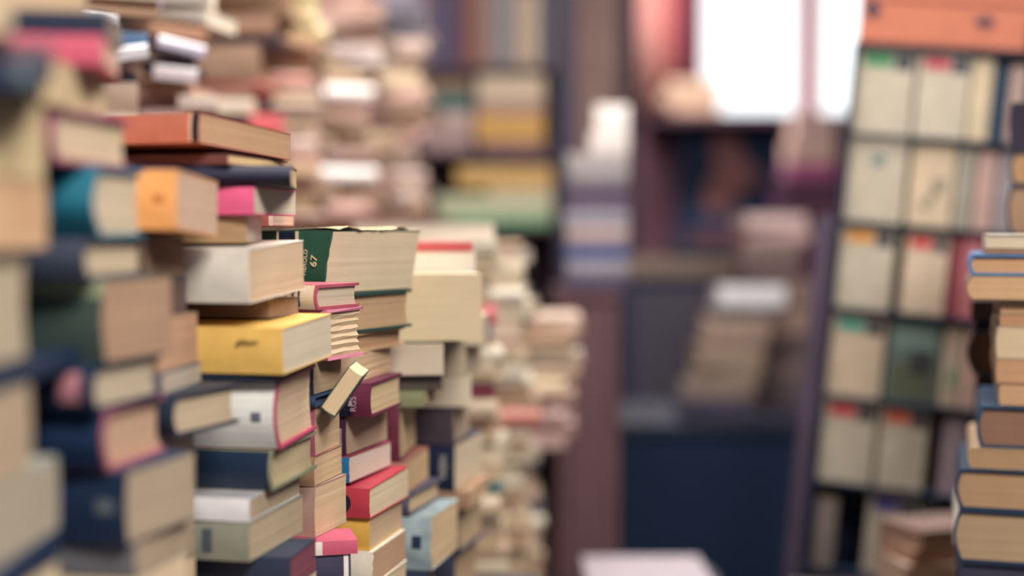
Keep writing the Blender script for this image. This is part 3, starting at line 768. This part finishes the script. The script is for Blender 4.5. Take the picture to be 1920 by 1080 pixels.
rows = [(537, 1474, 'f6f4fc', 'e4e0e4', 'bright white book', 1, 125), (575, 1462, '6c5c60', '8c7c78', 'dusky grey book', 0, 130), (600, 1446, 'b09480', 'b49880', 'tan book', 0, 125),
        (632, 1440, '947c70', 'a08878', 'brown book', 0, 125), (655, 1432, 'a8907a', 'ac9480', 'sandy book', 0, 120), (690, 1424, 'a08a78', 'a89080', 'tan paperback', 0, 125), (722, 1416, '8c7870', 'a08c7c', 'brown paperback', 0, 135),
        (750, 1402, '4c485c', '6c6470', 'slate book', 0, 130), (775, 1398, '443e50', '6c6470', 'dark plum book', 0, 130)]
pile(S1, 3.36, [(y, px, None, c, p, ds, dict(d=3.36, yaw=rr.uniform(-8, 8), A=w_ * 3.36 / FPX, B=.15, coat=co, rough=.3)) for y, px, c, p, ds, co, w_ in rows], 797, support=ctop)
S2 = 'taller dim stack on the counter'
rows = [(402, 1512, 'd8b8b4', 'd0b0a8', 'pale pink book', 118), (428, 1520, 'b89490', 'b89890', 'dusty rose book', 120), (456, 1500, '7c6460', '8c7470', 'brown book', 110), (492, 1498, '6c5654', '8c7470', 'dark brown book', 105),
        (530, 1545, '8c7068', '94786c', 'rosy brown book', 110), (575, 1540, '9c7c70', '9c8074', 'tan-brown book', 108), (625, 1545, '6c5858', '8c7470', 'dusky book', 110), (665, 1540, '8c7670', '94806f', 'taupe book', 110),
        (710, 1538, '7c6868', '8c7874', 'mauve-brown book', 115), (738, 1535, '6c5c64', '7c6c70', 'plum-grey book', 120)]
pile(S2, 3.57, [(y, px, None, c, p, ds, dict(d=3.57, yaw=rr.uniform(-6, 6), A=w_ * 3.5 / FPX, B=.16)) for y, px, c, p, ds, w_ in rows], 767, support=ctop)
# maroon cabinet under the right part of the window
block_cabinet('maroon_cabinet', 1472, 1590, 335, 4.7, .3, 'maroon cabinet below the right side of the window', '54304a', door='5c3048')
flat(1565, 4.75, 335, [(212, 75, 'dcb4ac', 'd0b0a4', 'dusty pink box file', 'front'), (262, 85, 'e0b8a4', 'd0b0a4', 'peach book', 'front'), (304, 88, 'b44a88', 'a06c88', 'magenta book', 'front')], 'stack on the maroon cabinet', Zof(335, 4.7))
# stool with a white magazine
sr = empty('stool', (.225, 2.36, 0)); tag(sr, 'dark wooden stool in the aisle under the white magazine', 'stool')
box('seat', (-.09, -.12, .745), (.13, .13, .775), wood_mat('1c2438'), sr, .004)
for sx in (-.075, .115):
    for sy in (-.1, .11): box('leg', (sx - .014, sy - .014, 0), (sx + .014, sy + .014, .7445), wood_mat('1c2438'), sr, .002)
o = book_root(False, Vector((.325, 2.25, .7755)), 0, 'large white magazine lying flat in the aisle at the bottom of the photo', None)
make_book(o, .205, .21, .0255, 'left', False, 'a89ca6', 'b0a4a4')

# ------------------------------------------------------------------ right bookcase, leaning
LEAN = R(5.0); BD = 2.25
MB_ = Matrix.Translation(P(1530, 900, BD)) @ Matrix.Rotation(R(-13), 4, 'Z') @ Matrix.Rotation(LEAN, 4, 'Y')
sc_ = BD / FPX
O = P(1530, 900, BD)
zb_ = (-O.z + 318 * sc_ * math.sin(LEAN)) / math.cos(LEAN) + .001
bc = empty('tilted_bookcase'); bc.matrix_world = MB_ @ Matrix.Translation((0, 0, zb_)); tag(bc, 'tall dark bookcase of small volumes leaning to the right', 'bookcase')
def S(v): return v * sc_
dm = wood_mat('1e3250'); dep = .15  # navy wood colour carries the bluish dark of the shadows
zt_ = S(822)
box('side_panel', (S(-9), 0, 0), (S(-3), dep, zt_ - zb_), dm, bc, .001); box('side_panel', (S(312), 0, 0), (S(318), dep, zt_ - zb_), dm, bc, .001)
box('back_panel', (S(-2.8), dep - .01, 0), (S(311.8), dep, zt_ - zb_ - .001), dm, bc, .0)
levels = [-332, -166, 0, 164, 330, 494, 657, 822]
for z in levels: box('shelf', (S(-2.8), .004, S(z) - zb_ - S(6)), (S(311.8), dep - .0105, S(z) - zb_), dm, bc, .0008)
Mu = MB_ @ Matrix.Translation((0, .01, 0))
CR = 'c2b6a0'
def tagband(h, L, T, dark=True):
    b = [(L * .83, L * .965, h, .10, .60)]
    if dark: b.append((L * .80, L * .97, '2c3448', .64, .94))
    return tuple(b)
GRP = 'small volumes in the tilted bookcase'
rowsB = {  # level index -> (x0, width, height, colour, tag colour or None, description)
    6: [(2, 104, 150, CR, '148a54', 'cream volume with a green tag'), (112, 92, 150, CR, 'c03c58', 'cream volume with a pink tag'), (208, 36, 148, 'cdb896', None, 'tan narrow volume'), (247, 24, 140, '1c3850', None, 'dark blue narrow volume'), (274, 30, 140, 'a88c84', None, 'mauve narrow volume')],
    5: [(2, 106, 152, CR, None, 'cream volume with a small grey-green mark'), (116, 78, 146, 'd0b898', None, 'beige volume with a grey figure'), (198, 32, 146, '9c9484', None, 'grey narrow volume'), (233, 34, 144, 'b8948a', None, 'pinkish narrow volume'), (270, 34, 144, '90848a', None, 'grey-mauve narrow volume')],
    4: [(2, 100, 148, CR, 'e09838', 'cream volume with an orange tag'), (120, 78, 146, 'd4bca0', 'd02c40', 'cream volume with a red tag'), (202, 18, 146, '8c3444', None, 'thin crimson volume'), (222, 38, 148, 'b8646c', None, 'rose-red volume'), (266, 38, 140, '7c5c6c', None, 'plum volume')],
    3: [(2, 98, 148, 'd4bca0', '18a090', 'cream volume with a teal tag'), (106, 96, 148, '60706a', None, 'volume with a murky green picture'), (206, 34, 146, 'b09c84', None, 'tan volume with a green mark'), (242, 30, 144, 'b08c7c', None, 'rosy tan volume'), (275, 30, 140, '7c6870', None, 'dusky volume')],
    2: [(2, 98, 150, CR, 'd83048', 'cream volume with a bright red tag'), (108, 86, 148, CR, 'e05c3c', 'cream volume with a vermilion tag'), (220, 40, 140, '8c7880', None, 'mauve volume'), (263, 36, 140, '5c4c5c', None, 'dim plum volume')],
    1: [(6, 40, 128, '8c8078', None, 'grey-brown volume'), (100, 92, 148, 'c8bca8', '28289c', 'cream volume with a blue tag'), (200, 26, 140, '3c4864', None, 'slate blue volume'), (230, 60, 100, '6c5c60', None, 'dusky brown volume')],
    0: [(100, 92, 148, 'a89c90', None, 'grey-tan volume'), (2, 90, 148, '4c4858', None, 'dark slate volume')],
}
names = {6: 'top shelf', 5: 'second shelf', 4: 'third shelf', 3: 'fourth shelf', 2: 'fifth shelf', 1: 'sixth shelf', 0: 'lowest shelf'}
for li, lst in rowsB.items():
    for x0, w_, h_, c, tg, desc in lst:
        L, T = S(h_), S(w_)
        bands = tagband(tg, L, T) if tg else ()
        if 'grey-green mark' in desc: bands = ((L * .68, L * .82, '6c8484', .40, .62),)
        if 'grey figure' in desc: bands = ((L * .30, L * .42, '8c8474', .42, .60), (L * .43, L * .60, '8c8474', .52, .80), (L * .2, L * .29, '8c8474', .3, .5))
        if 'murky' in desc: bands = ((L * .06, L * .5, '5c6250', .1, .9), (L * .35, L * .65, '3c3c40', .45, .85), (L * .66, L * .95, '789088', .1, .9))
        if 'green mark' in desc and c == 'b09c84': bands = ((L * .25, L * .5, '5c8c64', .4, .75),)
        upright(Mu, S(x0), S(levels[li]) + .0004, T, L, .12, desc + ' on the %s of the tilted bookcase' % names[li], GRP, hard=False, vol=True, cover=c, bulge=.002, bands=bands)
lb = empty('leaning_board'); lb.matrix_world = MB_ @ Matrix.Translation((S(-14), .02, zb_ + S(30))); tag(lb, 'narrow dusky mauve wooden board leaning against the left side of the tilted bookcase', 'board')
bm = bmesh.new(); add_box(bm, (S(-30), 0, 0), (0, .02, S(500) - zb_ - S(30)))
finish(bm, 'plank', wood_mat('54465a'), lb, bevel=.002)
# orange box on top of the bookcase
ob = empty('orange_box'); ob.matrix_world = MB_ @ Matrix.Translation((S(-4), .004, S(822) + .0005)); tag(ob, 'orange cardboard box with dark marks on top of the tilted bookcase', 'box')
bw = S(300); om = mat('c07258', .6, .08, 'card')
box('body', (0, 0, 0), (bw, .15, S(80)), om, ob, .002); box('lid', (-.001, -.0015, S(81)), (bw + .001, .1515, S(120)), om, ob, .002)
for cx, cz, rx, rz in ((22, 62, 13, 15), (222, 50, 17, 9)):
    bm = bmesh.new()
    flat_poly(bm, [(S(cx + rx * math.cos(a * math.pi / 8) * (1 + .2 * math.sin(3 * a))), S(cz + rz * math.sin(a * math.pi / 8))) for a in range(16)], -.0012 , .0004)
    finish(bm, 'printed_mark', mat('2c2844', .6, .1, 'ink'), ob)

# ------------------------------------------------------------------ right-hand pile of hardbacks
RD = 1.43
PR = 'sharper pile at the right edge'
def rrow(y, px, cov, pgs, desc, **k):
    return (y, px, None, cov, pgs, desc, dict(d=RD, yaw=17.5, A=.15, B=.19, side='left', left=True, **k))
pile(PR, RD, [
    rrow(442, 1850, 'd8ccb4', 'd4c6a8', 'crumpled off-white paperback', torn=.001),
    rrow(466, 1846, '845c48', '9c7860', 'thin brown book'),
    rrow(476, 1816, '4278ac', 'c89e74', 'blue-covered hardback', hard=True),
    rrow(516, 1813, '7c6858', 'cba67c', 'tan-paged paperback with rounded corners', bulge=.005),
    rrow(562, 1877, 'b08c68', 'c49c74', 'tan page block set back from the edge'),
    rrow(588, 1876, 'a07c5c', 'b88c68', 'brown-tan page block'),
    rrow(612, 1870, 'bca888', 'ceba96', 'cream page block'),
    rrow(672, 1870, 'a07c60', 'c0946e', 'warm tan page block'),
    rrow(718, 1876, '8c7058', 'c29a74', 'sandy page block'),
    rrow(760, 1836, '1c3c5c', '8a6856', 'navy hardback with brown pages', hard=True, bulge=.004),
    rrow(838, 1820, 'a88c6c', 'a88864', 'coverless tan book', bulge=.003),
    rrow(877, 1797, '1a3450', 'aa8a66', 'navy hardback with tan pages', hard=True, bulge=.005),
    rrow(954, 1794, '18304c', 'a89070', 'navy hardback with a white torn jacket', hard=True, bulge=.006, bands=((.0, .19, 'ccc4bc', .32, .97), (.0, .1, '7c2c48', .2, .32))),
    rrow(1052, 1800, '22283c', '3c3c4c', 'dark slate hardback', hard=True),
], 1115, support=.86)
PR2 = 'dim pile behind the right-edge pile'
def r2(y, px, cov, pgs, desc, **k):
    return (y, px, None, cov, pgs, desc, dict(d=1.68, yaw=20, A=.13, B=.17, side='left', left=True, **k))
pile(PR2, 1.68, [
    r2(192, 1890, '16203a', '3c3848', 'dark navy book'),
    r2(284, 1890, '1a2c48', 'b8946c', 'navy hardback with tan pages', hard=True, bulge=.005),
    r2(348, 1886, '22304a', 'ab8e72', 'slate hardback with grey-tan pages', hard=True, bulge=.005),
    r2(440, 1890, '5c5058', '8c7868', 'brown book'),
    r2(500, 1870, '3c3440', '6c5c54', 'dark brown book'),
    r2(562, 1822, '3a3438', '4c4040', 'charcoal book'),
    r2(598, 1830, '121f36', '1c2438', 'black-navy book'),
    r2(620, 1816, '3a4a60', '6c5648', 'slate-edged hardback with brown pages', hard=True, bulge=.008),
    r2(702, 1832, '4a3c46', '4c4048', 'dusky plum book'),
], 762, support=.86)
PR3 = 'low pile beside the tilted bookcase'
pile(PR3, 1.97, [
    (985, 1735, None, '8a7068', '9c806c', 'brown paperback', dict(d=1.93, yaw=-20, A=.12, B=.1, side='back', left=True)),
    (1020, 1720, None, 'a88470', 'b08c74', 'tan paperback', dict(d=1.93, yaw=-14, A=.12, B=.1, side='back', left=True)),
    (1048, 1706, None, 'c8b0a0', 'c0a890', 'pale paperback', dict(d=1.93, yaw=-8, A=.12, B=.1, side='back', left=True)),
], 1110, support=.86)

for o in bpy.data.objects:
    if 'label' in o and not 4 <= len(o['label'].split()) <= 16: print('LABEL', len(o['label'].split()), o['label'])
